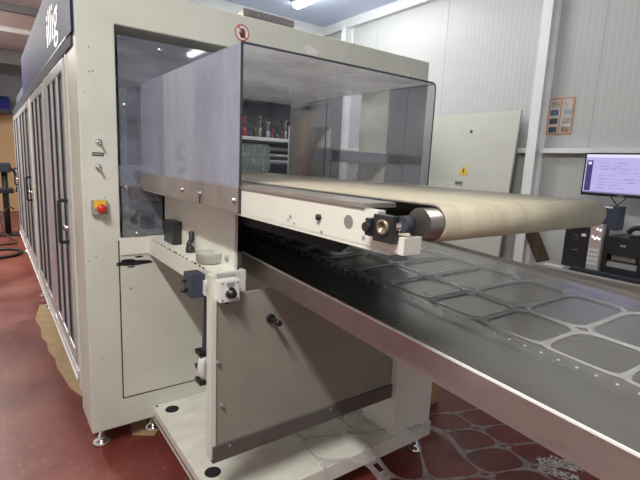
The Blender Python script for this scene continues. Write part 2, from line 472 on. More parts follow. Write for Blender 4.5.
# grey guard infill right of the outlet
bxo('guard_sheet', (1.497, 1.66, YF-.004, YF, 1.40, 1.98), M['grey_frame'], mc)
bxo('guard_sheet', (1.66, 1.88, YF-.004, YF, 1.78, 2.10), M['grey_frame'], mc)
bxo('guard_post', (1.81, 1.88, YF-.02, YF-.004, 1.30, 2.10), M['grey_frame'], mc)
bxo('guard_rail', (1.66, 2.68, YF-.02, YF-.004, 1.572, 1.642), M['grey_frame'], mc)
bxo('guard_post', (2.31, 2.47, YF-.02, YF-.004, 1.15, 2.17), M['grey_frame'], mc)
bxo('guard_post', (2.485, 2.68, YF-.02, YF-.004, 1.15, 2.17), M['grey_frame'], mc)
bxo('guard_board', (1.70, 1.86, YF+.33, YF+.34, 1.2, 1.80), M['white_paint'], mc)

# post controls
def key_lock(x, z):
    bm = B()
    lathe(bm, (x, YF, z), [(.016, 0), (.016, -.006), (.012, -.010), (.012, -.014), (0, -.014)], 20, (0, 1, 0))
    k1 = obj('key_switch', bm, M['chrome'], mc)
    bm = B(); box(bm, x-.002, x+.002, YF-.045, YF-.014, z-.006, z+.006, .001); box(bm, x-.002, x+.002, YF-.052, YF-.040, z-.010, z+.010, .001)
    obj('key', bm, M['chrome'], k1)
key_lock(.430, 1.606); key_lock(.422, 1.488)
lb = bxo('label_plate', (.400, .450, YF-.002, YF, 1.540, 1.557), M['black'], mc)
bm = B()
for i in range(6): box(bm, .404+.007*i, .409+.007*i, YF-.0028, YF-.002, 1.544, 1.553)
obj('label_text', bm, M['grey_plastic'], lb)
es = bxo('emergency_stop', (.386, .455, YF-.03, YF, 1.262, 1.332), M['grey_plastic'], mc, .004)
bxo('yellow_plate', (.394, .448, YF-.032, YF-.030, 1.290, 1.331), M['yellow'], es)
bm = B(); lathe(bm, (.424, YF-.03, 1.292), [(.012, 0), (.012, -.012), (.021, -.018), (.023, -.026), (.018, -.034), (0, -.036)], 24, (0, 1, 0))
obj('red_button', bm, M['red'], es)
bm = B()
for dx in (-.03, .03):
    for dz in (-.03, .03): cyl(bm, (.4205+dx, YF-.0325, 1.297+dz), (.4205+dx, YF-.030, 1.297+dz), .003, seg=8)
obj_each('box_screw', bm, M['chrome'], es)
bm = B()
for (x, z) in ((.403, 2.03), (.40, 1.92), (.415, 1.925), (.448, 1.34), (.40, 1.05), (.41, .52)):
    cyl(bm, (x, YF-.001, z), (x, YF+.001, z), .003, seg=8)
obj_each('rivet', bm, M['black'], mc)

# prohibition sticker (white disc, red ring and bar, black hand)
sx, sz, sr = 1.168, 2.238, .043
bm = B(); cyl(bm, (sx, YF-.002, sz), (sx, YF-.0005, sz), sr, seg=32)
st = obj('warning_sticker', bm, M['white'], mc, 'round white sticker with red ring and a black hand struck through')
bm = B(); n = 40
ring = [[bm.verts.new((sx+r*math.cos(2*PI*i/n), YF-.003, sz+r*math.sin(2*PI*i/n))) for i in range(n)] for r in (sr, sr*.86)]
for i in range(n): bm.faces.new((ring[0][i], ring[0][(i+1)%n], ring[1][(i+1)%n], ring[1][i]))
a = math.radians(-52); d = Vector((math.cos(a), 0, math.sin(a))); pz = Vector((-d.z, 0, d.x)); c0 = Vector((sx, YF-.0036, sz))
bm.faces.new([bm.verts.new(c0+d*s*sr*.9+pz*t*.0035) for s, t in ((-1, -1), (1, -1), (1, 1), (-1, 1))])
obj('ring_and_bar', bm, M['red'], st)
bm = B()
box(bm, sx-.010, sx+.018, YF-.0032, YF-.0022, sz-.026, sz+.004)
for i, (dx, L) in enumerate(((-.007, .017), (0, .022), (.007, .021), (.014, .016))):
    box(bm, sx+dx-.0022, sx+dx+.0028, YF-.0032, YF-.0022, sz+.002, sz+.002+L)
prism(bm, [(sx-.008, YF-.0032, sz-.018), (sx-.008, YF-.0032, sz-.008), (sx-.018, YF-.0032, sz+.003), (sx-.021, YF-.0032, sz-.001)], (0, .001, 0))
obj('hand_symbol', bm, M['black'], st)

bm = B(); prism(bm, [(1.575, YF-.002, 2.232), (1.60, YF-.002, 2.262), (1.69, YF-.002, 2.228), (1.66, YF-.002, 2.20), (1.60, YF-.002, 2.20)], (0, .0015, 0))
obj('tape_patch', bm, M['white'], mc, 'white torn tape on the header')
# --- left side: corner post, doors, mullions, handles, plinth
XS = .35
bxo('corner_post', (XS-.004, XS+.05, YF+.302, YF+.36, .22, 2.13), M['cream_light'], mc)
def door(y0, y1, npane, handle_y, label):
    z0, z1 = .36, 2.03
    bm = B(); ps = []
    st_ = .05; gap = (y1-y0-st_*(npane+1))/npane
    for i in range(npane):
        a = y0+st_+i*(gap+st_); ps.append((a, a+gap))
    plate_holes(bm, y0, y1, z0, z1, XS-.012, XS+.02, [(a, b, z0+.07, z1-.06) for a, b in ps], 'yz')
    d = obj('door', bm, M['alu'], mc, label)
    mo = d.modifiers.new('b', 'BEVEL'); mo.width = .004; mo.segments = 2; mo.limit_method = 'ANGLE'
    for a, b in ps:
        g = B(); plate_holes(g, a, b, z0+.07, z1-.06, XS-.004, XS+.008, [(a+.014, b-.014, z0+.084, z1-.074)], 'yz')
        obj('gasket', g, M['alu_dark'], d)
        bxo('window_pane', (XS+.001, XS+.005, a+.012, b-.012, z0+.08, z1-.07), M['door_pane'], d)
    if handle_y is not None:
        hm = B(); hy = handle_y
        tube(hm, [(XS-.012, hy+.01, 1.29), (XS-.05, hy+.005, 1.29), (XS-.055, hy, 1.275), (XS-.055, hy, 1.18), (XS-.055, hy, 1.08), (XS-.05, hy+.005, 1.062), (XS-.012, hy+.01, 1.062)], .010, 10, 4)
        obj('handle', hm, M['black'], d, 'black bow handle')
        lk = B(); lathe(lk, (XS-.012, hy+.0, 1.14), [(.016, 0), (.016, -.02), (.009, -.03), (0, -.03)], 14, (1, 0, 0))
        obj('lock', lk, M['chrome'], d)
door(2.76, 3.62, 3, 2.80, 'nearest aluminium framed door with two tall panes')
door(3.86, 4.98, 3, None, None)
door(5.30, 6.90, 3, 5.36, None)
door(7.05, 8.35, 2, 7.9, None)
for (a, b, m) in ((3.63, 3.85, 'alu'), (4.99, 5.29, 'cream_light'), (6.91, 7.04, 'alu')):
    bxo('side_post', (XS-.006, XS+.05, a, b, .30, 2.06), M[m], mc, .004)
bxo('plinth_rail', (XS-.015, XS+.05, 2.70, 8.4, .28, .335), M['alu'], mc, .004)
bxo('plinth_lip', (XS-.022, XS-.016, 2.70, 8.4, .285, .30), M['bright'], mc)
bxo('head_rail', (XS-.008, XS+.05, 2.47, 8.4, 2.04, 2.095), M['alu_dark'], mc, .004)
# sign band
bm = B(); box(bm, XS-.006, XS+.04, 2.47, 5.9, 2.097, 2.50, .003)
sg = obj('sign_band', bm, M['sign_face'], mc, 'glossy dark blue band with white lettering')
bxo('end_cap', (XS-.012, XS+.04, 2.42, 2.60, 2.09, 2.52), M['navy'], sg)
bxo('lower_trim', (XS-.010, XS-.006, 2.60, 5.9, 2.097, 2.105), M['grey_frame'], sg)
mt = Matrix(((0, 0, -1, XS-.008), (-1, 0, 0, 3.44), (0, 1, 0, 2.185), (0, 0, 0, 1)))
text_obj('sign_lettering', 'illig', .30, M['sign_white'], sg, mt @ Matrix.Diagonal((1.42, .93, 1, 1)), .001, .06, 0)
bxo('trim_ledge', (XS-.01, XS+.05, 5.9, 8.4, 2.097, 2.13), M['alu_dark'], mc)
# levelling feet
def foot(x, y, par, z1=.11, r=.045):
    bm = B()
    lathe(bm, (x, y, 0), [(0, 0), (r, 0), (r, .012), (r*.75, .022), (.018, .032), (.018, .045), (.010, .046), (.010, z1)], 24)
    for f in bm.faces: f.smooth = True
    return obj('levelling_foot', bm, M['chrome'], par)
foot(.405, 2.47, mc); foot(.68, 2.47, mc, .11); foot(2.5, 2.55, mc, .11)
for y in (5.1, 5.55, 8.2): foot(.40, y, mc, .30)

# --- base plate standing in front of the machine, post and hanging sheet
bm = B()
holes = [(.735, 2.30, .036), (.72, 1.70, .036), (.674, 2.372, .008)]
X0, X1, Y0, Y1 = .655, 1.885, 1.45, 2.388
box(bm, X0, X1, Y0, Y1, .10, .18, .004)
bp = obj('base_plate', bm, M['plate'], mc, 'cream base plate with round holes, scuffed and chipped')
bm = B()
for (x, y, r) in holes: cyl(bm, (x, y, .1795), (x, y, .1812), r, seg=32)
obj_each('lifting_hole', bm, M['void'], bp, 'black round hole')
bxo('edge_slot', (X0-.0012, X0+.002, Y0+.02, Y1-.02, .128, .136), M['black'], bp)
foot(.80, 2.2, mc, .10, .04); foot(1.83, 1.50, mc, .10, .04); foot(.72, 1.52, mc, .10, .04)
bm = B(); box(bm, 1.60, 1.88, 1.46, 1.70, .181, 1.0, .006)
obj('support_post', bm, M['cream_light'], mc)
# hanging sheet
sh = bxo('shroud_sheet', (.640, 1.60, 1.500, 1.512, .405, 1.055), M['sheet_grey'], mc, .002, 'large grey beige sheet hanging above the base plate')
bxo('edge_flange', (.622, .645, 1.494, 1.535, .40, 1.135), M['cream_light'], sh, .003)
bxo('bottom_strip', (.630, 1.60, 1.488, 1.512, .385, .455), M['skirt'], sh, .003)
bm = B(); cyl(bm, (.875, 1.50, .932), (.875, 1.488, .932), .019, seg=20); cyl(bm, (.875, 1.489, .932), (.875, 1.455, .932), .007, seg=12)
cyl(bm, (.875, 1.455, .932), (.875, 1.425, .932), .012, seg=16)
obj('locking_pin', bm, M['black'], sh, 'black spring pin knob')
bm = B()
for (x, z) in ((.668, .62), (.70, .44), (1.2, .44), (.65, .8)): cyl(bm, (x, 1.486, z), (x, 1.50, z), .006, seg=10)
obj_each('bolt_head', bm, M['grey_plastic'], sh)

# --- control arm
bm = B(); box(bm, .65, .78, 1.53, 2.39, 1.046, 1.134, .004)
arm = obj('control_arm', bm, M['cream_light'], mc, 'cream square beam reaching out from the machine front')
bm = B()
for i in range(16):
    y = 2.3-.045*i+random.uniform(-.01, .01); box(bm, .6494, .6520, y, y+random.uniform(.008, .03), 1.128, 1.1348)
obj_each('paint_chip', bm, M['wood'], arm)
bxo('window_ledge', (.515, .66, YF-.012, YF+.02, 1.05, 1.137), M['cream_light'], mc, .003)
# side plate standing on the arm
sp = bxo('side_plate', (.735, .748, 1.54, 2.385, 1.134, 1.395), M['cream_light'], arm, .002)
bm = B(); lathe(bm, (.735, 1.60, 1.17), [(.012, 0), (.012, -.008), (0, -.01)], 6, (1, 0, 0)); obj('plate_bolt', bm, M['grey_plastic'], sp)
bxo('motor_box', (.69, .734, 2.12, 2.26, 1.135, 1.245), M['black'], arm, .006)
bm = B(); tube(bm, [(.70, 1.93, 1.135), (.70, 1.93, 1.17), (.715, 1.94, 1.19), (.72, 1.96, 1.22)], .012, 10); lathe(bm, (.705, 1.93, 1.135), [(.02, 0), (.02, .02), (.012, .03)], 14)
obj('air_fitting', bm, M['black'], arm)
# knob box
kb = bxo('switch_box', (.640, .718, 1.455, 1.50, 1.040, 1.122), M['white'], mc, .006, 'small white switch box with a round knob')
bxo('box_back', (.636, .722, 1.50, 1.53, 1.036, 1.130), M['grey_plastic'], kb, .004)
bm = B(); lathe(bm, (.68, 1.455, 1.075), [(.019, 0), (.019, -.006), (.014, -.008), (.014, -.026), (0, -.027)], 24, (0, 1, 0)); obj('knob', bm, M['black'], kb)
bm = B(); lathe(bm, (.68, 1.4545, 1.075), [(.022, 0), (.022, -.004), (.0185, -.006)], 24, (0, 1, 0)); obj('knob_ring', bm, M['chrome'], kb)
bxo('legend', (.666, .696, 1.4535, 1.455, 1.098, 1.114), M['grey_plastic'], kb)
bm = B()
for dx in (-.029, .029):
    for dz in (-.031, .031): cyl(bm, (.679+dx, 1.4535, 1.081+dz), (.679+dx, 1.455, 1.081+dz), .003, seg=8)
obj_each('box_screw', bm, M['black'], kb)
bm = B(); cyl(bm, (.679, 1.478, 1.028), (.679, 1.478, 1.042), .008, seg=10); obj('cable_gland', bm, M['black'], kb)
# slate coloured selector block and its white round flange
sb = bxo('selector_block', (.575, .632, 1.57, 1.65, 1.035, 1.125), M['slate'], mc, .006, 'dark blue grey block on the arm side')
bm = B(); cyl(bm, (.632, 1.58, 1.075), (.652, 1.58, 1.075), .036, seg=28); cyl(bm, (.622, 1.575, 1.075), (.632, 1.575, 1.075), .030, seg=28)
bm.transform(Matrix.Translation(Vector((0, -.02, 0)))); obj('round_flange', bm, M['white'], sb)
bm = B(); lathe(bm, (.66, 1.548, 1.075), [(.036, 0), (.036, -.012), (.022, -.014), (.022, -.018), (0, -.018)], 28, (0, 1, 0)); obj('round_cap', bm, M['white'], sb)
bm = B(); cyl(bm, (.575, 1.61, 1.06), (.552, 1.61, 1.06), .008, seg=10); cyl(bm, (.575, 1.63, 1.09), (.560, 1.63, 1.09), .006, seg=10); obj('plug', bm, M['black'], sb)
# hose pieces under the arm
bm = B(); tube(bm, [(.79, 1.93, 1.04), (.79, 1.94, .85), (.79, 1.95, .72), (.785, 1.95, .62)], .018, 12); obj('air_hose', bm, M['slate'], mc)
bm = B(); tube(bm, [(.80, 1.95, .63), (.765, 1.93, .60), (.762, 1.93, .545), (.80, 1.95, .50)], .022, 14); obj('elbow_pipe', bm, M['white'], mc)
bm = B()
for z in (.64, .565, .495): box(bm, .745, .815, 1.915, 1.985, z-.010, z+.010, .004)
obj_each('pipe_clamp', bm, M['black'], mc)

# ------------------------------------------------------------------ upper belt conveyor
cv = thing('belt_conveyor', 'raised conveyor with a worn cream belt coming out of the machine', 'conveyor', (1.06, 1.5, 1.34))
XA, XB_ = .63, 1.44
bm = B(); prism(bm, [(XA, .60, 1.385), (XA, .60, 1.405), (XA, .66, 1.408), (XA, .66, 1.462), (XA, 2.9, 1.462), (XA, 2.9, 1.385)], (.02, 0, 0))
obj('side_frame', bm, M['cream_light'], cv, 'cream side frame with round holes')
bm = B(); prism(bm, [(XB_, .66, 1.385), (XB_, .66, 1.462), (XB_, 2.9, 1.462), (XB_, 2.9, 1.385)], (.015, 0, 0)); obj('side_frame', bm, M['cream_light'], cv)
bxo('end_bracket', (XA, XA+.05, .585, .60, 1.383, 1.418), M['cream_light'], cv, .002)
bxo('side_rail', (XA-.004, XA+.09, .70, 2.9, 1.462, 1.474), M['strip_metal'], cv, .002)
bxo('under_tray', (XA+.02, XB_, .66, 2.9, 1.395, 1.40), M['void'], cv)  # underside shade put into its colour
# belt loop with rounded nose
bm = B(); prof = []; r = .036; cy, cz = .605, 1.440
for i in range(15):
    a = PI/2+PI*i/14; prof.append((cy+r*math.cos(a), cz+r*math.sin(a)))
prof = [(3.0, cz+r)]+prof+[(3.0, cz-r)]
bx0, bx1 = .728, 1.455
for p, q in zip(prof, prof[1:]):
    f = bm.faces.new([bm.verts.new(v) for v in ((bx0, *p), (bx1, *p), (bx1, *q), (bx0, *q))]); f.smooth = True
bmesh.ops.remove_doubles(bm, verts=bm.verts, dist=1e-5)
be = obj('belt', bm, M['belt'], cv)
so = be.modifiers.new('s', 'SOLIDIFY'); so.thickness = .0035; so.offset = 1
bm = B()
for p, q in zip(prof[:-1], prof[1:-1]):
    f = bm.faces.new([bm.verts.new(v) for v in ((bx0-.001, p[0], p[1]-.004 if p[0] > .7 else p[1]), (bx0-.001, p[0], p[1]+.0035), (bx0-.001, q[0], q[1]+.0035), (bx0-.001, q[0], q[1]-.004 if q[0] > .7 else q[1]))])
obj('belt_edge', bm, M['belt_edge'], be)
bm = B(); cyl(bm, (.690, cy, cz), (1.453, cy, cz), r-.004, seg=40); obj('nose_roller', bm, mat('dark_roller_steel', (.26, .24, .22), .35, .9), cv)
bm = B(); cyl(bm, (.62, cy+.005, cz-.002), (.672, cy+.005, cz-.002), .012, seg=20); obj('roller_shaft', bm, M['chrome'], cv)
bm = B(); box(bm, .612, .630, .600, .655, 1.404, 1.458, .003); box(bm, .606, .630, .655, .672, 1.412, 1.448, .003)
br = obj('bearing_block', bm, M['black'], cv)
bm = B(); lathe(bm, (.612, .625, 1.434), [(.0155, 0), (.0155, -.005), (.010, -.006), (.010, -.003), (.003, -.003), (.003, -.001), (0, -.001)], 24, (1, 0, 0)); obj('bearing_cap', bm, mat('bronze', (.30, .25, .18), .4, .7), br)
bm = B(); cyl(bm, (.6105, .665, 1.43), (.6, .665, 1.43), .010, seg=14); obj('adjusting_screw', bm, M['black'], br)
bm = B(); cyl(bm, (.634, .600, 1.442), (.660, .600, 1.442), .017, seg=24); obj('roller_hub', bm, M['alu_dark'], br)
bm = B(); cyl(bm, (XA-.001, .752, 1.428), (XA+.002, .752, 1.428), .015, seg=24); obj('frame_hole', bm, M['belt_edge'], cv)
bm = B(); lathe(bm, (XA, .86, 1.425), [(.008, 0), (.008, -.008), (0, -.009)], 6, (1, 0, 0)); obj('frame_bolt', bm, M['black'], cv)
bm = B()
for (y, z, s) in ((.99, 1.41, .006), (1.0, 1.40, .004), (.85, 1.39, .005), (.70, 1.40, .006), (.97, 1.395, .004)): cyl(bm, (XA-.0006, y, z), (XA, y, z), s, seg=7)
obj_each('paint_chip', bm, M['grey_plastic'], cv)
bxo('lower_edge', (XA, XA+.03, .62, 2.4, 1.378, 1.386), M['cream_light'], cv)
bxo('shade_skirt', (XB_-.03, XB_-.024, 1.42, 2.36, 1.235, 1.395), M['void'], cv)  # added black sheet, darkens what the steel table mirrors below the belt
bm = B(); prism(bm, [(.77, .95, 1.31), (1.408, 1.45, 1.31), (1.408, 2.36, 1.31), (.77, 2.36, 1.31)], (0, 0, .083))  # added black box, keeps the table under the belt dark
obj('shade_box', bm, M['void'], cv, 'black box added below the belt to darken the table')
# cross beams down to the machine sill
bxo('support_bar', (XA+.14, XB_, 1.9, 1.96, 1.34, 1.384), M['void'], cv)

# guard hood
gd = thing('guard_hood', 'clear smoky plastic hood standing over the cream conveyor belt', 'guard', (1.06, 1.83, 1.385))
t = .004
gx0, gx1, gy0, gy1, gz1 = .629, 1.494, 1.28, 2.384, 1.895
bxo('side_panel', (gx0-.004, gx0, gy0, gy1, 1.40, gz1), M['clear_side'], gd, 0, 'grey violet hazy side panel')
bxo('top_panel', (gx0, gx1-.02, gy0, gy1, gz1-.004, gz1), M['clear_top'], gd)
bm = B(); pr = []
for i in range(7):
    a = PI/2*i/6; pr.append((gx1-.02+.02*math.sin(a), gz1-.022+.02*math.cos(a)))
pr = [(gx1-.02, gz1-.002)]+pr[1:]+[(gx1, 1.480)]
for p, q in zip(pr, pr[1:]):
    f = bm.faces.new([bm.verts.new(v) for v in ((p[0], gy0, p[1]), (q[0], gy0, q[1]), (q[0], gy1, q[1]), (p[0], gy1, p[1]))]); f.smooth = True
bmesh.ops.remove_doubles(bm, verts=bm.verts, dist=1e-5)
rp = obj('far_panel', bm, M['clear_right'], gd); so = rp.modifiers.new('s', 'SOLIDIFY'); so.thickness = .003
bm = B(); box(bm, gx0-.006, gx0+.001, gy0-.003, gy0+.002, 1.385, gz1+.002)
obj('front_edge', bm, M['alu_dark'], gd)
bm = B(); box(bm, gx0, gx1-.02, gy0-.003, gy0+.001, gz1-.005, gz1+.001)
tube(bm, [(a, gy0-.001, b) for a, b in pr], .0025, 6, 1)
obj('hood_rim', bm, M['alu_dark'], gd)
bxo('panel_seam', (gx1+.003, gx1+.005, 2.02, 2.026, 1.48, 1.885), M['alu_dark'], gd)
ms = bxo('metal_strip', (gx0-.010, gx0-.004, gy0+.002, gy1+.03, 1.387, 1.466), M['strip_metal'], gd, .002, 'dull metal strip along the foot of the hood')
for y in (1.298, 1.775, 1.59):
    bm = B(); lathe(bm, (gx0-.010, y, 1.425), [(.011, 0), (.011, -.006), (.006, -.010), (0, -.011)], 12, (1, 0, 0)); obj('bolt', bm, M['chrome'], ms)
bxo('pull_wire', (gx0-.014, gx0-.011, 1.588, 1.592, 1.387, 1.42), M['black'], ms)

# trays nested on edge on the belt
def tray_mesh():
    bm = B(); zt, hy = .175, .045
    def rr(hy_, z0, z1, x, c=.014, n=5):
        out = []
        for (cy_, cz_, a0) in ((hy_-c, z1-c, 0), (-hy_+c, z1-c, PI/2), (-hy_+c, z0+c, PI), (hy_-c, z0+c, 1.5*PI)):
            for i in range(n+1):
                a = a0+PI/2*i/n; out.append((x, cy_+c*math.cos(a), cz_+c*math.sin(a)))
        return [bm.verts.new(v) for v in out]
    rings = [rr(hy, 0, zt, 0), rr(hy-.008, .008, zt-.008, .001), rr(hy-.014, .014, zt-.014, .014), rr(hy-.018, .018, zt-.018, .018)]
    for a, b in zip(rings, rings[1:]):
        for i in range(len(a)): bm.faces.new((a[i], a[(i+1) % len(a)], b[(i+1) % len(a)], b[i]))
    bm.faces.new(rings[-1])
    return bm
tray_y = 2.56
t0 = thing('plastic_tray', 'clear plastic tray in the row standing on edge on the belt inside the hood', 'tray', (.90, tray_y, 1.481), 'nested clear trays on the belt')
bm = tray_mesh(); bm.transform(Matrix.Translation(t0.location)); obj('tray_shell', bm, M['tray'], t0)
for i in range(1, 18):
    c = t0.copy(); C.objects.link(c); c.location = (.90+.031*i, tray_y, 1.481)
    for ch in list(t0.children):
        d = ch.copy(); C.objects.link(d); d.parent = c

# ------------------------------------------------------------------ stainless discharge table
tb = thing('discharge_table', 'wide stainless steel slide table below the belt conveyor', 'table', (1.35, 1, .9))
def zt(y): return 1.0775+.05*y
TX0, TX1, TY0, TY1 = .85, 1.95, -.25, 2.35
def slab(bm, x0, x1, y0, y1, d0, d1):
    A = [(x0, y0, zt(y0)+d0), (x0, y1, zt(y1)+d0), (x0, y1, zt(y1)+d1), (x0, y0, zt(y0)+d1)]
    prism(bm, A, (x1-x0, 0, 0))
bm = B(); slab(bm, TX0, TX1, TY0, TY1, -.004, 0); obj('table_top', bm, M['steel'], tb)
bm = B(); slab(bm, TX0-.006, TX0, TY0, 1.70, -.068, .006); slab(bm, TX0-.006, TX0+.02, TY0, 1.70, -.072, -.068)
obj('side_flange', bm, M['steel_lip'], tb)
bm = B(); slab(bm, TX0-.007, TX0+.001, TY0, 1.70, .004, .008); obj('rim', bm, M['bright'], tb, 'rim whitened to stand for its glint')  # glint of the steel lip put in as white
bm = B(); slab(bm, TX1, TX1+.004, TY0, TY1, -.05, .012); obj('side_flange', bm, M['steel_lip'], tb)
for y in (0, 1.0, 1.9):
    bm = B(); slab(bm, TX0+.02, TX1, y, y+.05, -.05, -.005); obj('cross_member', bm, M['grey_frame'], tb)
for (x, y) in ((1.72, 1.56), (1.88, -.1)):
    z = zt(y)-.05
    bxo('leg', (x-.03, x+.03, y-.03, y+.03, 1.0 if y > 1 else 0, z), M['grey_frame'], tb)
for y in (-.15,): bxo('leg', (TX0+.05, TX0+.11, y-.03, y+.03, 0, zt(y)-.05), M['grey_frame'], tb)

# ------------------------------------------------------------------ clear web skeleton (left over sheet with cut-out cells)
def web(xlines, ylines, zf, margin, rnd, ridge, jitter=0, xf=None, perf_x=None, holes_w=.0):
    bm = B(); N = 40
    for i in range(len(xlines)-1):
        for j in range(len(ylines)-1):
            x0, x1, y0, y1 = xlines[i], xlines[i+1], ylines[j], ylines[j+1]
            cx, cy_ = (x0+x1)/2, (y0+y1)/2; hx, hy = (x1-x0)/2, (y1-y0)/2
            ix, iy = hx-margin, hy-margin
            rings = [[], [], []]
            for q in range(N):
                a = 2*PI*(q+.5)/N; ca, sa = math.cos(a), math.sin(a)
                s = min(hx/abs(ca) if abs(ca) > 1e-6 else 9, hy/abs(sa) if abs(sa) > 1e-6 else 9)
                ox, oy = ca*s, sa*s
                e = rnd
                rr = (abs(ca/ix)**e+abs(sa/iy)**e)**(-1/e)
                jx = jitter*math.sin(i*3.1+j*1.7+q*.3)
                pin = (ca*(rr+jx), sa*(rr+jx))
                for kx, f in enumerate((0, .55, 1)):
                    px = cx+ox*(1-f)+pin[0]*f; py = cy_+oy*(1-f)+pin[1]*f
                    z = zf(px, py)+(ridge*.45, ridge, .0015)[kx]
                    v = Vector((px, py, z))
                    rings[kx].append(bm.verts.new(v))
            for a_, b_ in zip(rings, rings[1:]):
                for q in range(N):
                    f = bm.faces.new((a_[q], a_[(q+1) % N], b_[(q+1) % N], b_[q])); f.smooth = True
    xa = [xlines[0], xlines[-1]]
    return bm
xl = [1.128, 1.366, 1.725]
yl = [-.21+.19*i for i in range(14)]
bm = web(xl, yl, lambda x, y: zt(y)+.001+.002*math.sin(7*x+5*y)**2, .007, 4.6, .007, .0015)
# edge strips with the row of punched studs
for (x0, x1) in ((1.045, 1.128), (1.725, 1.775)):
    n = 60
    prev = None
    for i in range(n+1):
        y = yl[0]+(yl[-1]-yl[0])*i/n
        cur = [bm.verts.new((x, y, zt(y)+.003+.002*math.sin(y*40+x*90)+(.004 if kk == 1 else 0))) for kk, x in enumerate((x0, (x0+x1)/2, x1))]
        if prev:
            for q in range(2):
                f = bm.faces.new((prev[q], prev[q+1], cur[q+1], cur[q])); f.smooth = True; f.material_index = 1
        prev = cur
y = yl[0]
while y < 2.1:
    lathe(bm, (1.083, y, zt(y)+.008), [(.0042, 0), (.003, .002), (0, .003)], 8); y += .043
wb = tag(obj('plastic_web', bm, [M['web'], M['web_clear']], None), 'clear plastic web with cut-out cells lying on the stainless table', 'scrap web', None)
# web on the floor
ang = math.radians(-38)
xl2 = [-1.0+.29*i for i in range(7)]; yl2 = [-.60+.20*i for i in range(6)]
bm = web(xl2, yl2, lambda x, y: .003, .007, 3.2, .006, .006)
bm.transform(Matrix.Translation(Vector((2.13, 1.30, 0))) @ Matrix.Rotation(math.radians(-8), 4, 'Z') @ Matrix(((1, .0, 0, 0), (-.25, 1, 0, 0), (0, 0, 1, 0), (0, 0, 0, 1))))
for v in bm.verts:      # it is draped over the edge of the base plate
    d = max(v.co.x-1.895, 1.44-v.co.y, 0)
    q = max(0, min(1, 1-d/.16)); v.co.z += .184*q*q*(3-2*q)
tag(obj('plastic_web', bm, M['web_floor'], None), 'clear plastic web with cut-out cells spread on the red floor against the base plate', 'scrap web')

# worn white floor marking (speckled)
def speckle():
    m, nt, out = new_mat('worn_white_marking')
    b = nt.nodes.new('ShaderNodeBsdfPrincipled'); v = coords(nt)
    n = noise(nt, v, 60, 3, .7)
    c = ramp(nt, n, [(.50, (.70, .68, .62)), (.54, (.12, .03, .025))])
    nt.links.new(c, b.inputs['Base Color']); b.inputs['Roughness'].default_value = .5
    nt.links.new(b.outputs[0], out.inputs['Surface']); return m
M['speck'] = speckle()
bm = B(); hh = 0
for (x0, y0, x1, y1, w) in ((2.27, 1.03, 2.37, .86, .035), (2.33, 1.06, 2.47, .93, .04), (2.42, .90, 2.56, 1.0, .035), (2.28, .97, 2.45, 1.03, .02)):
    d = Vector((x1-x0, y1-y0, 0)).normalized(); nrm = Vector((-d.y, d.x, 0))*w
    a, c2 = Vector((x0, y0, .0006)), Vector((x1, y1, .0006))
    zo = Vector((0, 0, .0004*hh)); hh += 1
    prism(bm, [a-nrm+zo, c2-nrm+zo, c2+nrm+zo, a+nrm+zo], (0, 0, .0003))
struct('trim_%d' % k, bm, M['speck']); k += 1

# ------------------------------------------------------------------ things on the arm
cp = B(); lathe(cp, (.70, 1.70, 1.1345), [(0, .001), (.040, .001), (.052, .008), (.054, .04), (.056, .044), (.053, .044), (.051, .012), (.04, .006), (0, .006)], 32)
tag(obj('plastic_cup', cp, M['cup']), 'frosted round plastic cup sitting on the cream control arm', 'cup')

# ------------------------------------------------------------------ leaning cabinet door on the right wall
cd = thing('cabinet_door', 'pale steel cabinet door leaning against the wall, with a yellow warning triangle', 'cabinet door', (3.7, 2.75, 0))
def lean(p):   # p=(x offset from face, y, height along door)
    a = math.radians(4.5)
    return Vector((3.60+p[2]*math.sin(a)+p[0]*math.cos(a), p[1], p[2]*math.cos(a)-p[0]*math.sin(a)+.003))
def lbox(bm, x0, x1, y0, y1, z0, z1):
    vs = box(bm, x0, x1, y0, y1, z0, z1)
    for v in vs: v.co = lean(v.co)
bm = B(); lbox(bm, 0, .03, 2.255, 3.42, 0, 2.09); obj('door_leaf', bm, mat('pale_grey_paint', (.56, .56, .50), .45, var=.03), cd)
bm = B(); lbox(bm, -.002, .002, 2.247, 2.254, 0, 2.09); obj('door_edge', bm, M['grey_plastic'], cd)
bm = B()
c = (2.755, 1.54); R_ = .062
tri = [lean((-.003, c[0]+R_*math.sin(a), c[1]+R_*math.cos(a))) for a in (0, 2*PI/3, 4*PI/3)]
prism(bm, tri, (.002, 0, 0)); tr = obj('warning_triangle', bm, M['yellow'], cd, 'yellow triangle with black lightning bolt')
bm = B()
bolt = [(-.004, .034), (.008, .034), (.002, .008), (.011, .008), (-.006, -.024), (-.001, -.002), (-.009, -.002)]
prism(bm, [lean((-.0045, c[0]-u, c[1]+v-.004)) for u, v in bolt], (.001, 0, 0)); obj('bolt_symbol', bm, M['black'], tr)
bm = B(); lbox(bm, -.006, 0, 2.745, 2.835, 1.405, 1.45); pl = obj('name_plate', bm, M['grey_plastic'], cd)
bm = B()
for i in range(5): lbox(bm, -.007, -.006, 2.752+.0155*i, 2.763+.0155*i, 1.418, 1.437)
obj('plate_text', bm, M['black'], pl)
bm = B(); p = lean((0, 2.73, 1.92)); cyl(bm, p, p+Vector((-.004, 0, 0)), .014, seg=20); obj('lock_hole', bm, M['black'], cd)
bm = B(); p = lean((0, 2.87, 1.46)); box(bm, p.x-.003, p.x, p.y-.004, p.y+.004, p.z-.012, p.z+.012); obj('slot', bm, M['grey_plastic'], cd)

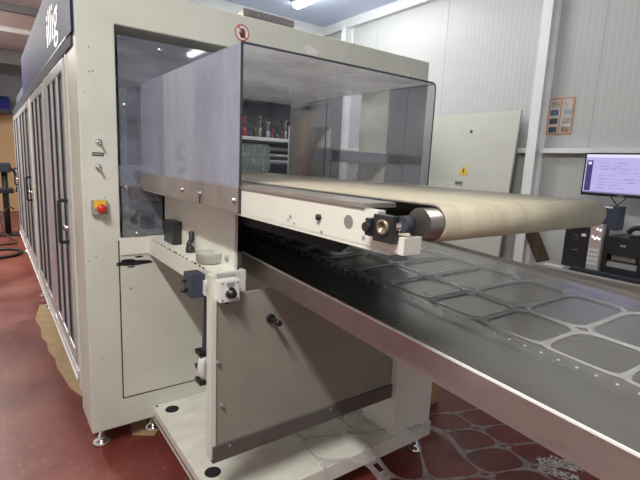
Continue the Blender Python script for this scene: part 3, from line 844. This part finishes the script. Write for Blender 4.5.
# brown wood plank under conveyor nose by the desk
bm = B(); prism(bm, [(3.83, 2.20, 1.155), (3.83, 2.08, 1.165), (3.83, 1.43, 0), (3.83, 1.54, 0)], (.03, 0, 0))
tag(obj('wood_plank', bm, M['wood']), 'dark brown wooden plank leaning against the wall behind the desk end', 'plank')

# poster on the wall
ps = thing('wall_poster', 'small sheet of colour pictures with an orange border on the white wall', 'poster', (XW-.01, 1.97, 1.885))
bxo('poster_sheet', (XW-.008, XW-.005, 1.872, 2.08, 1.885, 2.18), mat('poster_paper', (.62, .56, .50), .4, var=.2, scale=20), ps)
bm = B(); og = mat('poster_orange', (.55, .26, .12), .5, var=.3, scale=30)
plate_holes(bm, 1.872, 2.08, 1.885, 2.18, XW-.010, XW-.008, [(1.882, 1.970, 1.895, 2.17), (1.980, 2.070, 1.895, 2.17)], 'yz'); obj('poster_border', bm, og, ps)
cols = [(.45, .40, .38), (.55, .50, .48), (.10, .16, .24), (.35, .42, .50), (.08, .09, .12), (.40, .36, .34), (.06, .08, .10), (.28, .20, .16)]
for i in range(4):
    for j in range(2):
        y0_ = 1.992 if j == 0 else 1.888
        bxo('picture', (XW-.0095, XW-.008, y0_, y0_+.068, 2.11-.07*i, 2.155-.07*i), mat('picture_ink', cols[i*2+j], .4, var=.5, scale=30), ps)

# ------------------------------------------------------------------ desk and computer
dk = thing('desk', 'narrow grey desk with metal brackets along the right wall', 'desk', (3.6, .9, 0))
DZ = .872
bxo('desk_top', (3.35, 3.80, -.2, 1.755, DZ-.03, DZ), M['desk'], dk, .004)
bxo('front_apron', (3.352, 3.37, -.2, 1.75, DZ-.06, DZ-.031), M['strip_metal'], dk)
bxo('edge_band', (3.345, 3.35, -.2, 1.76, DZ-.012, DZ), M['alu'], dk)
for y in (1.60, 1.25, -.1):
    bxo('bracket', (3.36, 3.42, y, y+.06, DZ-.10, DZ-.06), M['black'], dk)
for y in (1.62, -.1): bxo('leg', (3.74, 3.79, y, y+.05, 0, DZ-.03), M['grey_frame'], dk)
bm = B()
for a, b, s in ((1.15, .95, .10), (1.0, .7, .16), (.85, .62, .09)):
    tube(bm, [(3.55, a, DZ-.03), (3.5, a-.02, DZ-.03-s), (3.5, (a+b)/2, DZ-.06-s*1.2), (3.52, b, DZ-.05)], .005, 6)
tag(obj('desk_cable', bm, M['rubber']), 'black cables looping under the grey desk', 'cable')

def rotz_group(o, piv, ang):  # rotate a top-level empty about its base
    o.rotation_euler = (0, 0, ang)

# PC tower
pc = thing('computer_tower', 'black computer tower with a round power button, left on the desk', 'computer', (3.62, 1.53, DZ))
bxo('case', (3.50, 3.79, 1.435, 1.625, DZ+.001, DZ+.33), M['black'], pc, .006)
bm = B(); n = 28; ring = [[bm.verts.new((3.498, 1.545+r*math.cos(2*PI*i/n), DZ+.245+r*math.sin(2*PI*i/n))) for i in range(n)] for r in (.020, .016)]
for i in range(n): bm.faces.new((ring[0][i], ring[0][(i+1)%n], ring[1][(i+1)%n], ring[1][i]))
obj('power_ring', bm, M['chrome'], pc)
bxo('sticker', (3.497, 3.50, 1.475, 1.505, DZ+.258, DZ+.280), M['white'], pc)
bxo('drive_line', (3.497, 3.50, 1.52, 1.56, DZ+.140, DZ+.144), M['grey_plastic'], pc)

# silver control panel
cpn = thing('control_panel', 'narrow silver control panel with red and white lights between tower and printer', 'control panel', (3.43, 1.40, DZ))
bxo('panel_case', (3.44, 3.49, 1.345, 1.425, DZ+.001, DZ+.375), mat('silver_panel', (.55, .51, .49), .4, .3), cpn, .004)
rl = emit('red_light', (.55, .15, .12), .6); wl = emit('white_light', (1, .92, .9), 1.0)
for (yy, zz, m_) in ((1.405, .33, rl), (1.38, .335, wl), (1.36, .33, wl), (1.385, .30, rl), (1.405, .275, wl), (1.39, .262, wl), (1.375, .27, wl), (1.36, .262, wl), (1.385, .235, rl)):
    bm = B(); box(bm, 3.437, 3.44, yy-.006, yy+.006, DZ+zz-.008, DZ+zz+.008); obj('indicator_light', bm, m_, cpn)
bm = B()
for i in range(4):
    for j in range(4): box(bm, 3.437, 3.44, 1.357+.017*j, 1.368+.017*j, DZ+.06+.035*i, DZ+.08+.035*i)
obj('key_pad', bm, M['white_paint'], cpn)

# label printer
pr_ = thing('label_printer', 'black label printer with an open front slot on the desk', 'printer', (3.6, 1.2, DZ))
bm = B(); plate_holes(bm, 1.08, 1.335, DZ+.001, DZ+.29, 3.47, 3.55, [(1.12, 1.31, DZ+.06, DZ+.16)], 'yz'); obj('front_shell', bm, M['black'], pr_)
bxo('body', (3.55, 3.79, 1.08, 1.335, DZ+.001, DZ+.29), M['black'], pr_, .004)
bxo('paper_tray', (3.485, 3.548, 1.122, 1.308, DZ+.062, DZ+.10), M['grey_plastic'], pr_)
bxo('paper_strip', (3.50, 3.548, 1.14, 1.29, DZ+.115, DZ+.155), M['strip_metal'], pr_)
bxo('badge', (3.467, 3.47, 1.20, 1.235, DZ+.225, DZ+.240), M['grey_plastic'], pr_)
# dark card reader box on top
bx_ = thing('terminal_box', 'dark box with a white label standing on tower and printer', 'box', (3.6, 1.32, 1.18))
bxo('box_shell', (3.52, 3.64, 1.295, 1.40, DZ+.332, DZ+.50), M['slate'], bx_, .004)
bxo('white_label', (3.517, 3.52, 1.335, 1.397, DZ+.485, DZ+.499), M['white'], bx_)
# desk phone
ph = thing('desk_phone', 'black desk telephone lying on top of the label printer', 'telephone', (3.6, 1.1, 1.14))
bm = B(); prism(bm, [(3.50, 1.03, DZ+.291), (3.50, 1.20, DZ+.291), (3.50, 1.20, DZ+.31), (3.50, 1.03, DZ+.335)], (.2, 0, 0)); obj('phone_base', bm, M['black'], ph)
bm = B(); tube(bm, [(3.50, 1.21, DZ+.33), (3.50, 1.18, DZ+.365), (3.50, 1.12, DZ+.37), (3.50, 1.06, DZ+.34), (3.50, 1.03, DZ+.31)], .018, 10); obj('handset', bm, M['black'], ph)
# speaker / second unit at right
sp_ = thing('desk_speaker', 'tall black unit at the right end behind the keyboard', 'speaker', (3.6, .95, DZ))
bm = B(); box(bm, 3.48, 3.68, .84, 1.00, DZ+.001, DZ+.31, .02); obj('cabinet', bm, M['black'], sp_)
bm = B(); lathe(bm, (3.48, .92, DZ+.2), [(.05, 0), (.045, -.004), (.02, .006), (0, .004)], 20, (1, 0, 0)); obj('cone', bm, M['slate'], sp_)
# keyboard
kbd = thing('keyboard', 'black keyboard along the front edge of the desk', 'keyboard', (3.42, 1.25, DZ))
bxo('key_base', (3.362, 3.432, 1.02, 1.50, DZ+.001, DZ+.018), M['black'], kbd, .004)
bm = B()
for i in range(4):
    for j in range(22): box(bm, 3.366+.016*i, 3.379+.016*i, 1.03+.0212*j, 1.048+.0212*j, DZ+.018, DZ+.024)
obj('keys', bm, M['slate'], kbd)
bm = B(); box(bm, 3.37, 3.45, 1.56, 1.70, DZ+.001, DZ+.003); tag(obj('paper_slip', bm, M['white']), 'white slip of paper lying on the desk end', 'paper')

for o_ in (pc, cpn, pr_, sp_): o_.scale.z = .93
bx_.location.z -= .024; ph.location.z -= .024
# monitor
mo = thing('monitor', 'black framed computer screen with a lavender window, on the wall above the desk', 'monitor', (3.62, 1.33, 1.40))
mx, my0, my1, mz0, mz1 = 3.60, 1.06, 1.60, 1.41, 1.72
bxo('bezel', (mx, mx+.035, my0, my1, mz0, mz1), M['black'], mo, .004)
bxo('screen', (mx-.002, mx, my0+.012, my1-.012, mz0+.022, mz1-.012), M['screen'], mo)
bxo('title_bar', (mx-.003, mx-.002, my0+.012, my1-.012, mz1-.034, mz1-.012), M['screen_bar'], mo)
bxo('side_bar', (mx-.003, mx-.002, my1-.062, my1-.020, mz0+.035, mz1-.055), M['screen_side'], mo)
bxo('side_logo', (mx-.004, mx-.003, my1-.052, my1-.030, mz1-.085, mz1-.065), M['screen_bar'], mo)
bxo('task_bar', (mx-.003, mx-.002, my0+.012, my1-.012, mz0+.022, mz0+.032), M['screen_text'], mo)
bm = B()
rnd = random.Random(3)
for r_ in range(9):
    zz = mz1-.075-.022*r_
    yy = my1-.11
    while yy > my0+.06:
        L = rnd.uniform(.02, .07)
        if rnd.random() < .6: box(bm, mx-.0032, mx-.002, yy-L, yy, zz, zz+.003)
        yy -= L+.025
for zz in (mz1-.11, mz1-.19, mz1-.21): box(bm, mx-.0031, mx-.002, my0+.02, my1-.12, zz, zz+.0015)
obj('screen_text', bm, M['screen_text'], mo)
bxo('wall_arm', (mx+.035, XW, 1.28, 1.38, 1.52, 1.60), M['black'], mo)
bxo('badge', (mx-.001, mx, 1.31, 1.35, mz0+.006, mz0+.012), M['grey_plastic'], mo)
bm = B(); tube(bm, [(3.63, 1.40, 1.41), (3.62, 1.37, 1.375), (3.60, 1.345, 1.355), (3.58, 1.34, 1.346)], .004, 6); tube(bm, [(3.63, 1.30, 1.41), (3.62, 1.32, 1.38), (3.60, 1.335, 1.36), (3.585, 1.34, 1.346)], .004, 6)
obj('screen_cable', bm, M['black'], mo)

# ------------------------------------------------------------------ shelving behind the machine
sf = thing('steel_shelf', 'steel shelving loaded with tools behind the machine outlet', 'shelf', (2.5, 4.5, 0))
for x in (1.98, 3.2):
    for y in (4.3, 4.75): bxo('upright', (x-.02, x+.02, y-.02, y+.02, 0, 2.4), M['grey_frame'], sf)
for z in (.4, 1.0, 1.40, 1.80, 2.25):
    bxo('shelf_board', (1.96, 3.22, 4.28, 4.77, z-.035, z), M['strip_metal'] if z > 2 else M['alu'], sf)
bxo('back_sheet', (1.96, 3.22, 4.77, 4.78, 0, 2.4), M['dark_inner'], sf)
rnd = random.Random(5)
tool_m = [M['black'], M['grey_frame'], mat('faded_red_plastic', (.30, .05, .05), .5), M['slate'], M['wood'], M['strip_metal']]
spot_lab = {}
x = 2.06; i = 0
while x < 3.1:
    h = rnd.uniform(.09, .24); w = rnd.uniform(.03, .06)
    bm = B()
    cyl(bm, (x, 4.40, 1.802), (x, 4.40, 1.80+h*.45), w*.45, w*.35, seg=10); cyl(bm, (x, 4.40, 1.80+h*.45), (x+.01, 4.42, 1.80+h), w*.16, seg=8)
    box(bm, x-w*.35, x+w*.35, 4.39, 4.43, 1.80+h-.02, 1.80+h)
    c = ['dark', 'grey', 'red handled', 'blue grey', 'brown handled', 'dull metal'][i % 6]
    pos = 'left end' if x < 2.35 else ('middle' if x < 2.75 else 'right end')
    tag(obj('hand_tool', bm, tool_m[i % 6]), '%s hand tool standing at the %s of the upper shelf' % (c, pos), 'tool', 'tools on the upper shelf')
    x += w+.012; i += 1
for i, z in enumerate((1.55, 1.62, 1.69)):
    bm = B(); cyl(bm, (2.1, 4.36+.03*i, z), (3.1, 4.36+.03*i, z), .02, seg=12)
    obj('rack_tube', bm, [M['grey_frame'], M['chrome'], M['grey_frame']][i], sf)
bxo('parts_carton', (2.95, 3.08, 4.35, 4.5, 1.402, 1.56), M['card'], sf)

# ------------------------------------------------------------------ aisle on the left
cb = B()
pts = [(.345, 3.2), (.33, 3.4), (.31, 3.55), (.315, 3.75), (.29, 3.9), (.295, 4.1), (.27, 4.25), (.285, 4.5), (.26, 4.75), (.30, 5.0), (.33, 5.2), (.6, 5.2), (.6, 3.1), (.42, 2.95)]
prism(cb, [(a, b, .001) for a, b in pts], (0, 0, .008)); tag(obj('cardboard_sheet', cb, M['card']), 'torn tan cardboard lying on the floor along the machine side', 'cardboard')
cb = B(); prism(cb, [(.56, 2.45, .001), (.66, 2.38, .001), (.86, 2.62, .001), (.62, 2.9, .001)], (0, 0, .006)); tag(obj('cardboard_sheet', cb, M['card']), 'piece of tan cardboard on the floor under the machine front', 'cardboard')
bm = B(); box(bm, 2.16, 2.36, 1.77, 1.79, .003, .36); tag(obj('cardboard_box', bm, M['card']), 'brown cardboard standing on the floor behind the cream support post', 'cardboard')

hs = B(); tube(hs, [(-.5, 8.6, .02), (-.1, 8.45, .02), (.2, 8.4, .02), (.33, 8.15, .02), (.2, 7.85, .02), (-.1, 7.75, .02), (-.5, 7.8, .02)], .025, 8)
tag(obj('floor_hose', hs, M['rubber']), 'thick black hose looped on the red aisle floor', 'hose')
hs = B(); tube(hs, [(.32, 9.8, .5), (.24, 9.6, .55), (.12, 9.4, .4), (.16, 9.2, .15), (.30, 9.0, .02), (.1, 8.9, .015), (-.2, 8.7, .015)], .012, 8)
tag(obj('floor_hose', hs, M['rubber']), 'thin black hose curling down beside the far end of the machine', 'hose')
mk = thing('machine_stand', 'dark metal stand with a head unit at the far end of the aisle', 'stand', (.15, 10, 0))
bm = B(); cyl(bm, (.22, 10, 0), (.22, 10, 1.25), .05, seg=14); obj('column', bm, M['black'], mk)
bxo('table_plate', (-.3, .34, 9.8, 10.2, .78, .86), M['black'], mk, .01)
bxo('head_unit', (.08, .32, 9.85, 10.15, 1.15, 1.32), M['alu_dark'], mk, .03)
bm = B(); tube(bm, [(.30, 9.9, 1.25), (.42, 9.9, 1.05), (.38, 9.9, .8)], .02, 8); obj('arm', bm, M['black'], mk)
bxo('foot_plate', (-.1, .45, 9.8, 10.2, 0, .03), M['black'], mk)
bl = thing('blue_awning', 'blue covered unit high at the far end of the aisle', 'awning', (0, 13.3, 2.5))
bm = B(); prism(bm, [(-1.0, 13.35, 2.50), (-1.0, 13.949, 2.50), (-1.0, 13.949, 2.85), (-1.0, 13.45, 2.72)], (1.5, 0, 0)); obj('cover', bm, mat('blue_cover', (.015, .02, .20), .5), bl)
bxo('lower_bar', (-1.0, .5, 13.33, 13.949, 2.40, 2.50), M['black'], bl)

# ------------------------------------------------------------------ world, camera
w = bpy.data.worlds.new('world'); S.world = w; w.use_nodes = True
bg = w.node_tree.nodes['Background']; bg.inputs['Color'].default_value = (.97, .98, 1, 1); bg.inputs['Strength'].default_value = .34

cam = bpy.data.cameras.new('camera'); cam.sensor_width = 36; cam.lens = 450/640*36; cam.clip_start = .05
co = bpy.data.objects.new('camera', cam); C.objects.link(co); S.camera = co
d_ = Vector((-120, 2660, 450)).normalized(); Zc = -d_
a_ = Vector((-333, -95, 450)); a_ = (a_-Zc*a_.dot(Zc)).normalized(); Xc = a_.cross(Zc)
right = Vector((Xc.x, a_.x, Zc.x)); up = -Vector((Xc.y, a_.y, Zc.y)); back = -Vector((Xc.z, a_.z, Zc.z))
mw = Matrix.Identity(4)
for i in range(3): mw[i][0] = right[i]; mw[i][1] = up[i]; mw[i][2] = back[i]
mw[2][3] = 1.55
co.matrix_world = mw

vs = S.view_settings
vs.view_transform = 'Standard'; vs.look = 'None'; vs.gamma = 1; vs.use_curve_mapping = False; vs.exposure = .5
